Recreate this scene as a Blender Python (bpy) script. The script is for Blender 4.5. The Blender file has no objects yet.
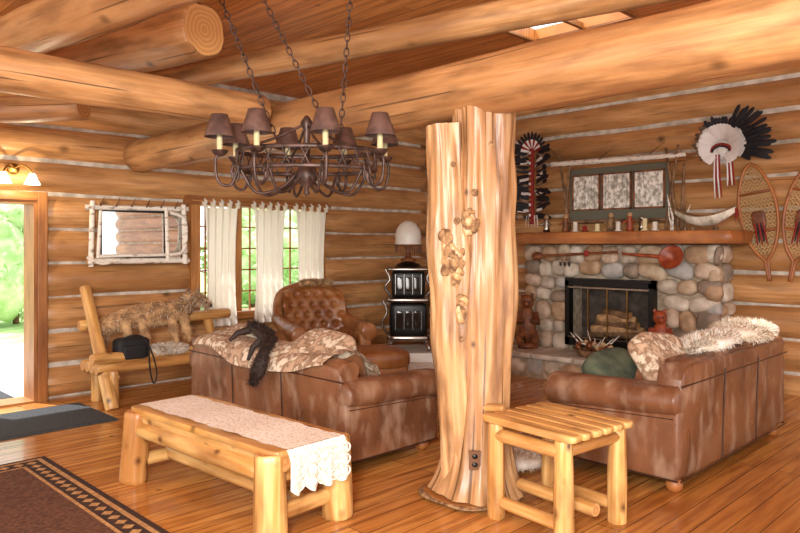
import bpy, math, random
from mathutils import Vector, Matrix, Euler, noise as mn
random.seed(7)
R2=math.sqrt(2); V=Vector; pi=math.pi
def P(r,d,z=0.0):
    a=r-.4;b=d-11.2
    return V(((a-b)/R2,(a+b)/R2,z))
def C(h,a=1):
    h=h.lstrip('#'); o=[]
    for i in (0,2,4):
        c=int(h[i:i+2],16)/255
        o.append(c/12.92 if c<=.04045 else ((c+.055)/1.055)**2.4)
    return (*o,a)
def rnd(a,b): return random.uniform(a,b)
# ---------------------------------------------------------------- materials
def base(name,rough=.5,metal=0):
    m=bpy.data.materials.new(name); m.use_nodes=True
    nt=m.node_tree; b=nt.nodes['Principled BSDF']
    b.inputs['Roughness'].default_value=rough; b.inputs['Metallic'].default_value=metal
    return m,nt,b
def ND(nt,t,**k):
    n=nt.nodes.new(t)
    for a,v in k.items():
        if a in n.inputs: n.inputs[a].default_value=v
        else: setattr(n,a,v)
    return n
def ramp(nt,src,stops):
    r=nt.nodes.new('ShaderNodeValToRGB'); e=r.color_ramp.elements
    e[0].position,e[0].color=stops[0]; e[1].position,e[1].color=stops[-1]
    for p,c in stops[1:-1]:
        x=e.new(p); x.color=c
    nt.links.new(src,r.inputs[0]); return r.outputs[0]
def mapped(nt,kind,scale,rot=(0,0,0)):
    tc=nt.nodes.new('ShaderNodeTexCoord'); mp=nt.nodes.new('ShaderNodeMapping')
    mp.inputs['Scale'].default_value=scale; mp.inputs['Rotation'].default_value=rot
    nt.links.new(tc.outputs[kind],mp.inputs[0]); return mp.outputs[0]
def mix(nt,f,a,b,mode='MIX'):
    m=nt.nodes.new('ShaderNodeMix'); m.data_type='RGBA'; m.blend_type=mode
    if isinstance(f,(int,float)): m.inputs[0].default_value=f
    else: nt.links.new(f,m.inputs[0])
    for i,x in ((6,a),(7,b)):
        if isinstance(x,tuple): m.inputs[i].default_value=x
        else: nt.links.new(x,m.inputs[i])
    return m.outputs[2]
def bump(nt,b,h,s,dist=.01):
    n=nt.nodes.new('ShaderNodeBump'); n.inputs['Strength'].default_value=s; n.inputs['Distance'].default_value=dist
    nt.links.new(h,n.inputs['Height']); nt.links.new(n.outputs[0],b.inputs['Normal'])
def g4(v): return (v,v,v,1)
def wood(name,light,mid,dark,rough=.42,knot=.07,kd=2.2,bs=.4,crack=.35,blotch=.55,hi=.2):
    m,nt,b=base(name,rough)
    def nz(sc,scale,det=5):
        n=ND(nt,'ShaderNodeTexNoise',Scale=scale,Detail=det); nt.links.new(mapped(nt,'UV',sc),n.inputs['Vector']); return n.outputs[0]
    g=nz((20,.9,1),1.9,9)
    col=ramp(nt,g,[(.34,C(mid)),(.6,C(light))])
    f=ramp(nt,nz((1.2,.45,1),1.3,2),[(.4,g4(0)),(.66,g4(.8))])
    col=mix(nt,f,col,C(dark))
    f=ramp(nt,nz((6,1.3,1),1.6,6),[(.46,g4(0)),(.68,g4(blotch))])
    col=mix(nt,f,col,tuple(x*.6 for x in C(dark)[:3])+(1,))
    f=ramp(nt,nz((9,.8,1),2.1,4),[(.54,g4(0)),(.74,g4(hi))])
    lc=C(light); col=mix(nt,f,col,(min(1,lc[0]*1.1),min(1,lc[1]*1.2),min(1,lc[2]*1.4),1))
    if crack:
        c=ramp(nt,nz((20,.28,1),1.5,3),[(crack-.03,g4(.85)),(crack,g4(0))])
        col=mix(nt,c,col,tuple(x*.3 for x in C(dark)[:3])+(1,))
    if knot:
        v=ND(nt,'ShaderNodeTexVoronoi',Scale=kd); nt.links.new(mapped(nt,'UV',(1.25,1,1)),v.inputs['Vector'])
        k=ramp(nt,v.outputs['Distance'],[(knot*.4,g4(1)),(knot,g4(.6)),(knot*2.2,g4(0))])
        col=mix(nt,k,col,tuple(x*.3 for x in C(dark)[:3])+(1,))
    nt.links.new(col,b.inputs['Base Color']); bump(nt,b,g,bs,.01)
    return m
def noisy(name,a,bc,scale=6,rough=.6,bs=.2,metal=0,dist=.01,det=4,stretch=(1,1,1),lo=.38,hi=.62,co='Object'):
    m,nt,b=base(name,rough,metal)
    n=ND(nt,'ShaderNodeTexNoise',Scale=scale,Detail=det); nt.links.new(mapped(nt,co,stretch),n.inputs['Vector'])
    nt.links.new(ramp(nt,n.outputs[0],[(lo,C(a)),(hi,C(bc))]),b.inputs['Base Color'])
    if bs: bump(nt,b,n.outputs[0],bs,dist)
    return m
def leather(name,dark,mid,worn,rough=.33):
    m,nt,b=base(name,rough)
    n=ND(nt,'ShaderNodeTexNoise',Scale=2.4,Detail=6); nt.links.new(mapped(nt,'Object',(1,1,.7)),n.inputs['Vector'])
    n2=ND(nt,'ShaderNodeTexNoise',Scale=9.0,Detail=9); nt.links.new(mapped(nt,'Object',(1,1,.45)),n2.inputs['Vector'])
    n3=ND(nt,'ShaderNodeTexNoise',Scale=70.0,Detail=3); nt.links.new(mapped(nt,'Object',(1,1,1)),n3.inputs['Vector'])
    c=ramp(nt,n.outputs[0],[(.36,C(dark)),(.64,C(mid))])
    c=mix(nt,ramp(nt,n2.outputs[0],[(.5,g4(0)),(.76,g4(.7))]),c,C(worn))
    nt.links.new(c,b.inputs['Base Color']); nt.links.new(ramp(nt,n2.outputs[0],[(.35,g4(rough-.06)),(.7,g4(rough+.25))]),b.inputs['Roughness'])
    bump(nt,b,n3.outputs[0],.25,.004); return m
def plain(name,c,rough=.5,metal=0,em=0):
    m,nt,b=base(name,rough,metal); b.inputs['Base Color'].default_value=C(c)
    if em: b.inputs['Emission Color'].default_value=C(c); b.inputs['Emission Strength'].default_value=em
    return m
def planks(name,cols,width,length,rough,rotz,gap='#3a1d0a',kd=1.6):
    m,nt,b=base(name,rough)
    vec=mapped(nt,'Object',(1,1,1),(0,0,rotz))
    br=ND(nt,'ShaderNodeTexBrick',Scale=1.0); br.offset=.37; br.offset_frequency=2
    br.inputs['Brick Width'].default_value=length; br.inputs['Row Height'].default_value=width
    br.inputs['Mortar Size'].default_value=.003; br.inputs['Mortar Smooth'].default_value=.3; br.inputs['Bias'].default_value=0
    br.inputs['Color1'].default_value=(0,0,0,1); br.inputs['Color2'].default_value=(1,1,1,1); br.inputs['Mortar'].default_value=(.5,.5,.5,1)
    nt.links.new(vec,br.inputs['Vector'])
    n=ND(nt,'ShaderNodeTexNoise',Scale=1.6,Detail=8); nt.links.new(mapped(nt,'Object',(14,1.0,1) if abs(rotz)>.1 else (1.0,14,1)),n.inputs['Vector'])
    c1=ramp(nt,br.outputs['Color'],[(0,C(cols[0])),(.5,C(cols[1])),(1,C(cols[2]))])
    c2=mix(nt,ramp(nt,n.outputs[0],[(.38,g4(.8)),(.58,g4(0))]),c1,C(cols[3]))
    v=ND(nt,'ShaderNodeTexVoronoi',Scale=kd); nt.links.new(mapped(nt,'Object',(1,1,1)),v.inputs['Vector'])
    c2=mix(nt,ramp(nt,v.outputs['Distance'],[(.025,g4(1)),(.075,g4(0))]),c2,C('#5a2c10'))
    c3=mix(nt,br.outputs['Fac'],c2,C(gap))
    nt.links.new(c3,b.inputs['Base Color']); nt.links.new(ramp(nt,n.outputs[0],[(.3,g4(rough+.1)),(.7,g4(rough))]),b.inputs['Roughness']); return m
def textile(name,c1,c2,c3,scale=14):
    m,nt,b=base(name,.9)
    v=ND(nt,'ShaderNodeTexVoronoi',Scale=scale); nt.links.new(mapped(nt,'Object',(1,1,1)),v.inputs['Vector'])
    n=ND(nt,'ShaderNodeTexNoise',Scale=scale*.7,Detail=4); nt.links.new(mapped(nt,'Object',(1,1,1)),n.inputs['Vector'])
    a=ramp(nt,n.outputs[0],[(.42,C(c1)),(.5,C(c2)),(.58,C(c3))])
    o=mix(nt,ramp(nt,v.outputs['Distance'],[(.25,g4(.7)),(.4,g4(0))]),a,C(c2))
    nt.links.new(o,b.inputs['Base Color']); bump(nt,b,n.outputs[0],.5,.01); return m
def rings(name,a,bc):
    m,nt,b=base(name,.6)
    w=ND(nt,'ShaderNodeTexWave',Scale=9.0,Distortion=2.5,Detail=3.0); w.wave_type='RINGS'; w.rings_direction='Z'
    nt.links.new(mapped(nt,'UV',(1,1,1)),w.inputs['Vector'])
    nt.links.new(ramp(nt,w.outputs['Fac'],[(0,C(a)),(1,C(bc))]),b.inputs['Base Color']); return m

M={}
M['log']=wood('wall_log_wood','#dca870','#c38b54','#a06e40',rough=.34,knot=.06,kd=1.8,crack=.34)
M['beam']=wood('beam_wood','#cb9a66','#b4804f','#8e6039',rough=.4,knot=.055,kd=2.0,crack=.36,blotch=.7)
M['col']=wood('column_wood','#d8ae7e','#c2905c','#98683e',rough=.32,knot=.05,kd=3.4,crack=.375,bs=.7,blotch=.85,hi=.35)
M['honey']=wood('honey_log_wood','#e8bd7a','#d2984c','#a86a32',rough=.32,knot=.1,kd=5.5,crack=.3,blotch=.75)
M['red']=wood('mantel_wood','#c07c42','#a05d2c','#824620',knot=.06,kd=2.5)
M['trim']=wood('trim_wood','#b97d43','#a06730','#804a22',knot=0,crack=0)
M['birch']=noisy('birch_bark','#ece3d4','#8a735c',9,.8,.3,stretch=(1,1,3),lo=.54,hi=.7)
M['twig']=noisy('twig_bark','#8d6b4a','#5b4029',12,.8,.3)
M['burr']=noisy('burr_bark','#b08a60','#6e4f34',24,.9,.9,dist=.03,det=9)
M['end']=rings('end_grain','#cf9d64','#bd864c')
M['chink']=noisy('chinking','#d6cec0','#ada393',8,.9,.2)
M['floor']=planks('floor_planks',['#c88947','#d99d55','#b67535','#955a2a'],.14,2.8,.12,pi/2,kd=2.4)
M['ceil']=planks('ceiling_planks',['#d88e4a','#e49b54','#c87e3a','#b06a2e'],.13,3.5,.4,0,kd=2.6)
M['leather']=leather('sofa_leather','#613c27','#8a5c3e','#b3947a')
M['leather2']=leather('leather_seat','#643c22','#8a5a38','#a07a58')
M['chairl']=leather('chair_leather','#7c4824','#a46a3a','#b98756',.3)
M['pipe']=plain('leather_piping','#3c2114',.4)
M['brass']=plain('brass_nail','#a9854a',.35,1)
M['iron']=noisy('wrought_iron','#33251e','#54403a',20,.45,.1,metal=.5)
M['shade']=noisy('lamp_shade_leather','#42302b','#604840',14,.6,.1)
M['candle']=plain('candle_sleeve','#e9d9a8',.5)
M['black']=plain('black_metal','#161514',.35,.3)
M['soot']=noisy('firebrick','#5a4e44','#3a322c',8,.9,.3)
M['nickel']=plain('nickel','#a9a49c',.25,1)
M['white']=noisy('white_fur','#f6f0e6','#d8ccba',10,.95,.2)
M['cream']=plain('cream_fur','#e8dcc8',.95)
M['tanfur']=noisy('tan_fur','#cfa676','#94714f',12,.95,.2)
M['lace_t']=plain('rawhide','#c9a876',.6)
M['grayfur']=noisy('gray_fur','#a58a6c','#5e4a3b',14,.95,.2)
M['darkfur']=plain('dark_fur','#2e1e16',.7)
M['bag']=plain('black_nylon','#141416',.7)
M['textile']=textile('woven_blanket','#bfa084','#86674e','#dccbb2',18)
M['green']=noisy('green_cloth','#3f4a3c','#5f6650',8,.95,.2)
M['red_cl']=plain('red_cloth','#8c2018',.8)
M['blackf']=plain('black_feather','#15131a',.6)
M['whitef']=plain('white_feather','#e9e6e2',.8)
M['glass']=plain('fire_glass','#2b211b',.08)
M['mirror']=plain('mirror_glass','#dededc',.02,1)
M['mat']=noisy('door_mat_rubber','#2f3134','#44474a',60,.95,.3)
M['rugd']=noisy('rug_field','#50301e','#6e4830',40,1,.5)
M['rugb']=noisy('rug_border','#2d1a12','#42281a',40,1,.5)
M['rugt']=noisy('rug_tan','#c89e6a','#a67e4c',40,1,.5)
M['stones']=[noisy('stone_%d'%i,a,b,9,.65,.5) for i,(a,b) in enumerate([('#c9b9a4','#a08f7e'),('#b0957c','#d2baa2'),('#9b958e','#b8b0a8'),('#bc9a79','#9e7c5c'),('#d8cab8','#baa994'),('#96806c','#776858'),('#c2ab8f','#a98b6e')])]
M['mortar']=noisy('mortar','#b5a48e','#93826c',12,.95,.4)
M['flag']=noisy('flagstone','#d4cabb','#ada090',5,.5,.3)
M['carve']=noisy('carved_wood','#5a3018','#8a4f28',14,.5,.4)
M['carver']=noisy('carved_red_wood','#7a2f18','#a34b26',14,.45,.4)
M['bark']=noisy('birch_canoe_bark','#e0d6c4','#9a8c78',8,.8,.3)
M['plate']=plain('outlet_plate','#6b4526',.5)
M['tile']=plain('hearth_tile','#eeeae0',.4)
M['lampglow']=plain('lamp_glass_lit','#fff0cf',.4,em=7)
M['milk']=plain('milk_glass','#e8dfd0',.3)
M['leaf']=noisy('leaves','#d4e6b8','#9cc27c',3,.8,0)
M['deck']=noisy('patio_concrete','#e0dbd2','#c8c2b8',4,.9,.1)
M['grass']=noisy('grass','#b5cf8e','#93b56c',3,.95,.1)
M['panel']=plain('matboard','#605e4e',.7)
m,nt,b=base('birch_grove_print',.4)
w=ND(nt,'ShaderNodeTexNoise',Scale=1.0,Detail=9); nt.links.new(mapped(nt,'Object',(26,26,20)),w.inputs['Vector'])
w2=ND(nt,'ShaderNodeTexNoise',Scale=1.0,Detail=2); nt.links.new(mapped(nt,'Object',(30,30,1.2)),w2.inputs['Vector'])
a_=ramp(nt,w.outputs[0],[(.38,C('#979184')),(.5,C('#cbc6ba')),(.6,C('#f0ece2'))])
nt.links.new(mix(nt,ramp(nt,w2.outputs[0],[(.36,g4(.45)),(.41,g4(0))]),a_,C('#5e564a')),b.inputs['Base Color']); M['print']=m
m,nt,b=base('curtain_cotton',.9); b.inputs['Base Color'].default_value=C('#f6f1e6')
tr=ND(nt,'ShaderNodeBsdfTranslucent'); tr.inputs[0].default_value=C('#f8f2e4'); ms=ND(nt,'ShaderNodeMixShader'); ms.inputs[0].default_value=.5
nt.links.new(b.outputs[0],ms.inputs[1]); nt.links.new(tr.outputs[0],ms.inputs[2]); nt.links.new(ms.outputs[0],nt.nodes['Material Output'].inputs[0]); M['curtain']=m
m,nt,b=base('lace_runner',.95)
v=ND(nt,'ShaderNodeTexVoronoi',Scale=45.0); nt.links.new(mapped(nt,'Object',(1,1,1)),v.inputs['Vector'])
nt.links.new(ramp(nt,v.outputs['Distance'],[(.15,C('#d5c8b3')),(.5,C('#f6f0e6'))]),b.inputs['Base Color']); bump(nt,b,v.outputs['Distance'],.5,.006); M['lace']=m

# ---------------------------------------------------------------- mesh builder
class MB:
    def __init__(s,name): s.n=name; s.v=[];s.f=[];s.m=[];s.uv=[];s.mats=[]; s.sm=[]
    def mi(s,mat):
        mat=M[mat] if isinstance(mat,str) else mat
        if mat not in s.mats: s.mats.append(mat)
        return s.mats.index(mat)
    def add(s,vs,fs,uvs,mat,smooth=True):
        o=len(s.v); s.v+= [V(x) for x in vs]; k=s.mi(mat)
        for f,u in zip(fs,uvs):
            s.f.append(tuple(i+o for i in f)); s.uv.append(u); s.m.append(k); s.sm.append(smooth)
    def tube(s,pts,rads,mat,seg=14,cap=None,wob=0,closed=False,ws=1.3,flat=None,caps=True,w2=.35,f2=4.5):
        pts=[V(p) for p in pts]; n=len(pts)
        if not hasattr(rads,'__len__'): rads=[rads]*n
        off=rnd(0,60); offu=rnd(0,20); sd=rnd(0,100)
        T=[]
        for i in range(n):
            a=pts[(i-1)%n] if (i or closed) else pts[i]; b_=pts[(i+1)%n] if (i<n-1 or closed) else pts[i]
            t=(b_-a); T.append(t.normalized() if t.length>1e-9 else V((0,0,1)))
        up=V((0,0,1)) if abs(T[0].z)<.9 else V((1,0,0))
        N=[(up-T[0]*up.dot(T[0])).normalized()]
        for i in range(1,n):
            q=N[-1]-T[i]*N[-1].dot(T[i]); N.append(q.normalized() if q.length>1e-9 else N[-1])
        vs=[];L=0;Ls=[]
        for i in range(n):
            if i: L+=(pts[i]-pts[i-1]).length
            Ls.append(L); B=T[i].cross(N[i])
            for j in range(seg):
                a=2*pi*j/seg; r=rads[i]
                if wob: 
                    r*=1+wob*mn.noise(V((math.cos(a)*ws,math.sin(a)*ws,L*1.4+sd)))*2
                    r*=1+wob*w2*mn.noise(V((math.cos(a)*f2,math.sin(a)*f2,L*2.2+sd)))*2
                x,y=math.cos(a)*r,math.sin(a)*r
                if flat: x*=flat[0]; y*=flat[1]
                vs.append(pts[i]+N[i]*x+B*y)
        fs=[];uvs=[]; rm=sum(rads)/n
        for i in range(n if closed else n-1):
            i2=(i+1)%n
            l0=Ls[i]+off; l1=(Ls[i2] if i2 else L+(pts[0]-pts[-1]).length)+off
            for j in range(seg):
                j2=(j+1)%seg; u0=offu+2*pi*rm*j/seg; u1=offu+2*pi*rm*(j+1)/seg
                fs.append((i*seg+j,i*seg+j2,i2*seg+j2,i2*seg+j)); uvs.append(((u0,l0),(u1,l0),(u1,l1),(u0,l1)))
        s.add(vs,fs,uvs,mat)
        if caps and not closed:
            cm=cap or mat
            for i,rev in ((0,True),(n-1,False)):
                ring=vs[i*seg:(i+1)*seg]; c=sum(ring,V())/seg; r=rads[i]
                vv=ring+[c]; ff=[];uu=[]
                for j in range(seg):
                    j2=(j+1)%seg; a=2*pi*j/seg;a2=2*pi*(j+1)/seg
                    ua=(math.cos(a)*r,math.sin(a)*r);ub=(math.cos(a2)*r,math.sin(a2)*r)
                    if rev: ff.append((j2,j,seg)); uu.append((ub,ua,(0,0)))
                    else: ff.append((j,j2,seg)); uu.append((ua,ub,(0,0)))
                s.add(vv,ff,uu,cm,False)
    def log(s,a,b,r0,r1=None,mat='honey',cap='end',wob=.05,n=10,seg=18,bend=0):
        a=V(a);b=V(b);r1=r0 if r1 is None else r1; pts=[];rs=[]
        d=(b-a).normalized(); side=d.cross(V((0,0,1))); side=side.normalized() if side.length>.1 else V((1,0,0))
        for i in range(n+1):
            t=i/n; pts.append(a.lerp(b,t)+side*math.sin(t*pi)*bend); rs.append(r0+(r1-r0)*t)
        e=min(.012,r0*.2); pts=[pts[0]]+[pts[0]+d*e]+pts[1:-1]+[pts[-1]-d*e]+[pts[-1]]
        rs=[rs[0]*.9]+[rs[0]]+rs[1:-1]+[rs[-1]]+[rs[-1]*.9]
        s.tube(pts,rs,mat,seg,cap,wob)
    def rbox(s,c,h,mat,e=.25,rot=None,nu=28,nv=16,disp=0,ds=3):
        c=V(c); rm=Euler(rot).to_matrix() if rot else Matrix.Identity(3); sg=lambda x,p: math.copysign(abs(x)**p,x)
        vs=[];fs=[];uvs=[]; sd=rnd(0,50)
        for i in range(nv+1):
            a=-pi/2+pi*i/nv
            for j in range(nu):
                w=2*pi*j/nu
                p=V((h[0]*sg(math.cos(a),e)*sg(math.cos(w),e),h[1]*sg(math.cos(a),e)*sg(math.sin(w),e),h[2]*sg(math.sin(a),e)))
                if disp: p*=1+disp*mn.noise(p*ds+V((sd,sd,0)))
                vs.append(c+rm@p)
        for i in range(nv):
            for j in range(nu):
                j2=(j+1)%nu; f=(i*nu+j,i*nu+j2,(i+1)*nu+j2,(i+1)*nu+j); fs.append(f)
                uvs.append(tuple((vs[q].y+vs[q].z*.3,vs[q].x+vs[q].z*.3) for q in f))
        s.add(vs,fs,uvs,mat)
    def box(s,c,h,mat,rot=None,bev=0.0):
        c=V(c); rm=Euler(rot).to_matrix() if rot else Matrix.Identity(3)
        co=[V((x*h[0],y*h[1],z*h[2])) for x in(-1,1) for y in(-1,1) for z in(-1,1)]
        F=[(0,1,3,2),(4,6,7,5),(0,4,5,1),(2,3,7,6),(0,2,6,4),(1,5,7,3)]
        ax=max(range(3),key=lambda i:h[i]); o=(rnd(0,20),rnd(0,20)); uvs=[]
        for f in F:
            d=[i for i in range(3) if len({round(co[q][i],6) for q in f})>1]
            va=ax if ax in d else (d[-1] if d else 0); ua=[i for i in d if i!=va]; ua=ua[0] if ua else va
            uvs.append(tuple((co[q][ua]+o[0],co[q][va]+o[1]) for q in f))
        s.add([c+rm@p for p in co],F,uvs,mat,False)
    def b2(s,lo,hi,mat):
        lo=V(lo);hi=V(hi); s.box((lo+hi)/2,(hi-lo)/2,mat)
    def lathe(s,prof,c,mat,seg=24,rot=None,sc=(1,1)):
        c=V(c); rm=Euler(rot).to_matrix() if rot else Matrix.Identity(3); vs=[];fs=[];uvs=[]
        for r,z in prof:
            for j in range(seg):
                a=2*pi*j/seg; vs.append(c+rm@V((r*math.cos(a)*sc[0],r*math.sin(a)*sc[1],z)))
        for i in range(len(prof)-1):
            for j in range(seg):
                j2=(j+1)%seg; f=(i*seg+j,i*seg+j2,(i+1)*seg+j2,(i+1)*seg+j); fs.append(f)
                uvs.append(((j*.05,prof[i][1]),(j*.05+.05,prof[i][1]),(j*.05+.05,prof[i+1][1]),(j*.05,prof[i+1][1])))
        s.add(vs,fs,uvs,mat)
    def ball(s,c,h,mat,rot=None,nu=16,nv=10,disp=0,ds=3):
        if not hasattr(h,'__len__'): h=(h,h,h)
        s.rbox(c,h,mat,1.0,rot,nu,nv,disp,ds)
    def grid(s,fn,nu,nv,mat):
        vs=[fn(i/nu,j/nv) for i in range(nu+1) for j in range(nv+1)]; fs=[];uvs=[]
        for i in range(nu):
            for j in range(nv):
                a=i*(nv+1)+j; f=(a,a+nv+1,a+nv+2,a+1); fs.append(f); uvs.append(tuple((q//(nv+1)/nu,q%(nv+1)/nv) for q in f))
        s.add(vs,fs,uvs,mat)
    def fur(s,smp,n,ln,wd,mat,lie=(0,0,-1),lw=.6,jit=.5):
        lie=V(lie); vs=[];fs=[];uvs=[]
        for k in range(n):
            p,nn=smp(); d=(V(nn)*(1-lw)+lie*lw+V((rnd(-1,1),rnd(-1,1),rnd(-1,1)))*jit).normalized(); L=ln*rnd(.6,1.2)
            sd=d.cross(V((rnd(-1,1),rnd(-1,1),rnd(-1,1)))).normalized()*wd; p=V(p); o=len(vs)
            vs+=[p-sd,p+sd,p+d*L]; fs.append((o,o+1,o+2)); uvs.append(((0,0),(1,0),(.5,1)))
        s.add(vs,fs,uvs,mat)
    def feather(s,p,d,L,w,nrm,m1,m2,tip=.3):
        p=V(p);d=V(d).normalized();nrm=V(nrm).normalized();sd=d.cross(nrm).normalized()
        def prof(t): return w*(.25+.75*min(1,t*3))*(1 if t<.8 else math.sqrt(max(0,1-((t-.8)/.2)**2)))
        ts=[0,.15,.35,1-tip,.8,.88,.95,1]; ts=sorted(set(ts)); vs=[];
        for t in ts:
            q=p+d*L*t+nrm*.04*L*math.sin(t*pi); k=prof(t); vs+=[q-sd*k,q+nrm*.004,q+sd*k]
        for i in range(len(ts)-1):
            a=i*3; mt=m2 if ts[i]>=1-tip-.001 else m1
            s.add([vs[a],vs[a+1],vs[a+2],vs[a+3],vs[a+4],vs[a+5]],[(0,1,4,3),(1,2,5,4)],[((0,0),)*4,((0,0),)*4],mt)
    def make(s,loc=(0,0,0),rz=0,bev=0,parent=None,rot=None):
        me=bpy.data.meshes.new(s.n); me.from_pydata([tuple(x) for x in s.v],[],s.f)
        for m_ in s.mats: me.materials.append(m_)
        ul=me.uv_layers.new(name='UVMap')
        me.polygons.foreach_set('material_index',s.m); me.polygons.foreach_set('use_smooth',s.sm)
        flat=[]
        for u in s.uv:
            for a in u: flat+= [a[0],a[1]]
        ul.data.foreach_set('uv',flat); me.update()
        o=bpy.data.objects.new(s.n,me); bpy.context.collection.objects.link(o)
        o.location=loc; o.rotation_euler=rot if rot else (0,0,rz)
        if parent: o.parent=parent
        if bev:
            b_=o.modifiers.new('bevel','BEVEL'); b_.width=bev; b_.segments=2; b_.limit_method='ANGLE'; b_.angle_limit=math.radians(50)
        return o
def cr(pts,rads,k=6):
    pts=[V(p) for p in pts]; op=[];orr=[]; n=len(pts)
    for i in range(n-1):
        p0=pts[max(i-1,0)];p1=pts[i];p2=pts[i+1];p3=pts[min(i+2,n-1)]
        for j in range(k):
            t=j/k; op.append(.5*((2*p1)+(p2-p0)*t+(2*p0-5*p1+4*p2-p3)*t*t+(3*p1-p0-3*p2+p3)*t**3)); orr.append(rads[i]*(1-t)+rads[i+1]*t)
    op.append(pts[-1]);orr.append(rads[-1]); return op,orr
def tube_smp(p,rr,k=.85):
    def smp():
        i=random.randrange(len(p)-1); a=rnd(0,2*pi); t_=(p[i+1]-p[i]).normalized(); n1=t_.cross(V((0,0,1))).normalized(); n2=t_.cross(n1)
        d_=n1*math.cos(a)+n2*math.sin(a); return p[i].lerp(p[i+1],rnd(0,1))+d_*rr[i]*k,d_
    return smp

# ================================================================ ROOM SHELL
H=3.6; FAR=12.0
f=MB('floor'); f.b2((-.3,-FAR,-.1),(FAR,.3,0),'floor'); f.make()
def logwall(name,axis,openings,length,zoff):
    w=MB(name)
    def pt(t,off,z): return (off*-1,-t,z) if axis=='L' else (t,off,z)
    def slab(t0,t1,z0,z1):
        a=V(pt(t0,.098,z0)); b_=V(pt(t1,.32,z1))
        w.b2((min(a.x,b_.x),min(a.y,b_.y),z0),(max(a.x,b_.x),max(a.y,b_.y),z1),'chink')
    cuts=sorted({0,length}|{o[0] for o in openings}|{o[1] for o in openings})
    for a,b_ in zip(cuts[:-1],cuts[1:]):
        op=[o for o in openings if o[0]<=a and o[1]>=b_]
        if op:
            o=op[0]
            if o[2]>0: slab(a,b_,0,o[2])
            slab(a,b_,o[3],H)
        else: slab(a,b_,0,H)
    z=.17+zoff
    while z<H+.1:
        segs=[(-.3 if axis=='L' else -.02,length)]
        for o in openings:
            if z+.13>o[2] and z-.13<o[3]:
                ns=[]
                for a,b_ in segs:
                    if o[0]>a and o[1]<b_: ns+=[(a,o[0]),(o[1],b_)]
                    else: ns.append((a,b_))
                segs=ns
        r=rnd(.184,.198)
        for a,b_ in segs:
            w.log(pt(a,.2,z),pt(b_,.2,z),r,r*rnd(.97,1.03),'log','end',.03,max(4,int((b_-a)*4)),28)
        z+=.355
    return w.make()
WD=(5.78,6.72,0,2.06); WW=(2.12,4.03,.74,2.1)
logwall('wall_left','L',[WW,WD],FAR,0)
logwall('wall_back','R',[],FAR,-.12)
c=MB('ceiling')
SK=(3.75,4.75,-3.0,-2.45)
c.b2((-.4,-FAR,H),(SK[0],.4,H+.1),'ceil'); c.b2((SK[1],-FAR,H),(FAR,.4,H+.1),'ceil')
c.b2((SK[0],-FAR,H),(SK[1],SK[2],H+.1),'ceil'); c.b2((SK[0],SK[3],H),(SK[1],.4,H+.1),'ceil'); c.make()
k=MB('window_2')
for a,b_ in (((SK[0]-.05,SK[2]-.05,H-.02),(SK[1]+.05,SK[2],H)),((SK[0]-.05,SK[3],H-.02),(SK[1]+.05,SK[3]+.05,H)),((SK[0]-.05,SK[2],H-.02),(SK[0],SK[3],H)),((SK[1],SK[2],H-.02),(SK[1]+.05,SK[3],H)),((4.23,SK[2],H+.0),(4.27,SK[3],H+.05))): k.b2(a,b_,'trim')
k.make()
b=MB('ceiling_beam'); b.log((.0,-4.716,2.60),(FAR,-4.716,2.60),.18,.205,'beam','end',.045,80,40); b.make()
b=MB('ceiling_beam'); b.log((2.8,-4.95,2.68),(2.8,-FAR,2.72),.135,.165,'beam','end',.05,48,32); b.make()
b=MB('ceiling_beam'); b.log(P(-3.5,7.6,3.2),P(3.6,3.2,3.25),.12,.11,'beam','end',.05,40,28); b.make()
b=MB('ceiling_beam'); b.log((0,-6.2,3.2),tuple(P(-1.45,5.2,3.2)),.2,.21,'beam','end',.06,24,32); b.make()
b=MB('ceiling_beam'); b.log(tuple(P(-3.6,5.7,3.1)),tuple(P(-1.0,3.7,3.1)),.17,.17,'beam','end',.06,20,32); b.make()
b=MB('ceiling_beam'); b.log((0.0,-6.9,2.8),tuple(P(-2.75,6.1,2.8)),.12,.12,'beam','end',.06,12,28); b.make()
y0,y1=-WD[0],-WD[1]
t=MB('door_1')
t.b2((.0,y0-.0,0),(.035,y0+.09,2.14),'trim'); t.b2((.0,y1-.09,0),(.035,y1,2.14),'trim'); t.b2((.0,y1,2.05),(.035,y0,2.14),'trim'); t.make(bev=.004)
t=MB('trim_1')
t.b2((-.32,y0-.03,0),(0,y0,2.06),'trim'); t.b2((-.32,y1,0),(0,y1+.03,2.06),'trim'); t.b2((-.32,y1+.03,2.02),(0,y0-.03,2.06),'trim'); t.b2((-.32,y1+.03,0),(.0,y0-.03,.02),'trim'); t.make()
w=MB('window_1')
a0,a1=-WW[0],-WW[1]
w.b2((-.3,a0-.06,WW[2]-.02),(.03,a0+.06,WW[3]+.05),'trim'); w.b2((-.3,a1-.06,WW[2]-.02),(.03,a1+.06,WW[3]+.05),'trim')
w.b2((-.3,a1-.1,WW[3]-.02),(.04,a0+.1,WW[3]+.09),'trim'); w.b2((-.3,a1-.1,WW[2]-.06),(.07,a0+.1,WW[2]+.03),'trim')
for k_ in (1,2): 
    yy=a1+(a0-a1)*k_/3; w.b2((-.2,yy-.045,WW[2]),(-.05,yy+.045,WW[3]),'trim')
for s_ in range(3):
    ya=a1+(a0-a1)*s_/3; yb=a1+(a0-a1)*(s_+1)/3
    for q in (1,2): yy=ya+(yb-ya)*q/3; w.b2((-.14,yy-.009,WW[2]),(-.12,yy+.009,WW[3]),'trim')
    for q in (1,2,3,4): zz=WW[2]+(WW[3]-WW[2])*q/5; w.b2((-.14,ya,zz-.009),(-.12,yb,zz+.009),'trim')
w.make()
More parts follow.
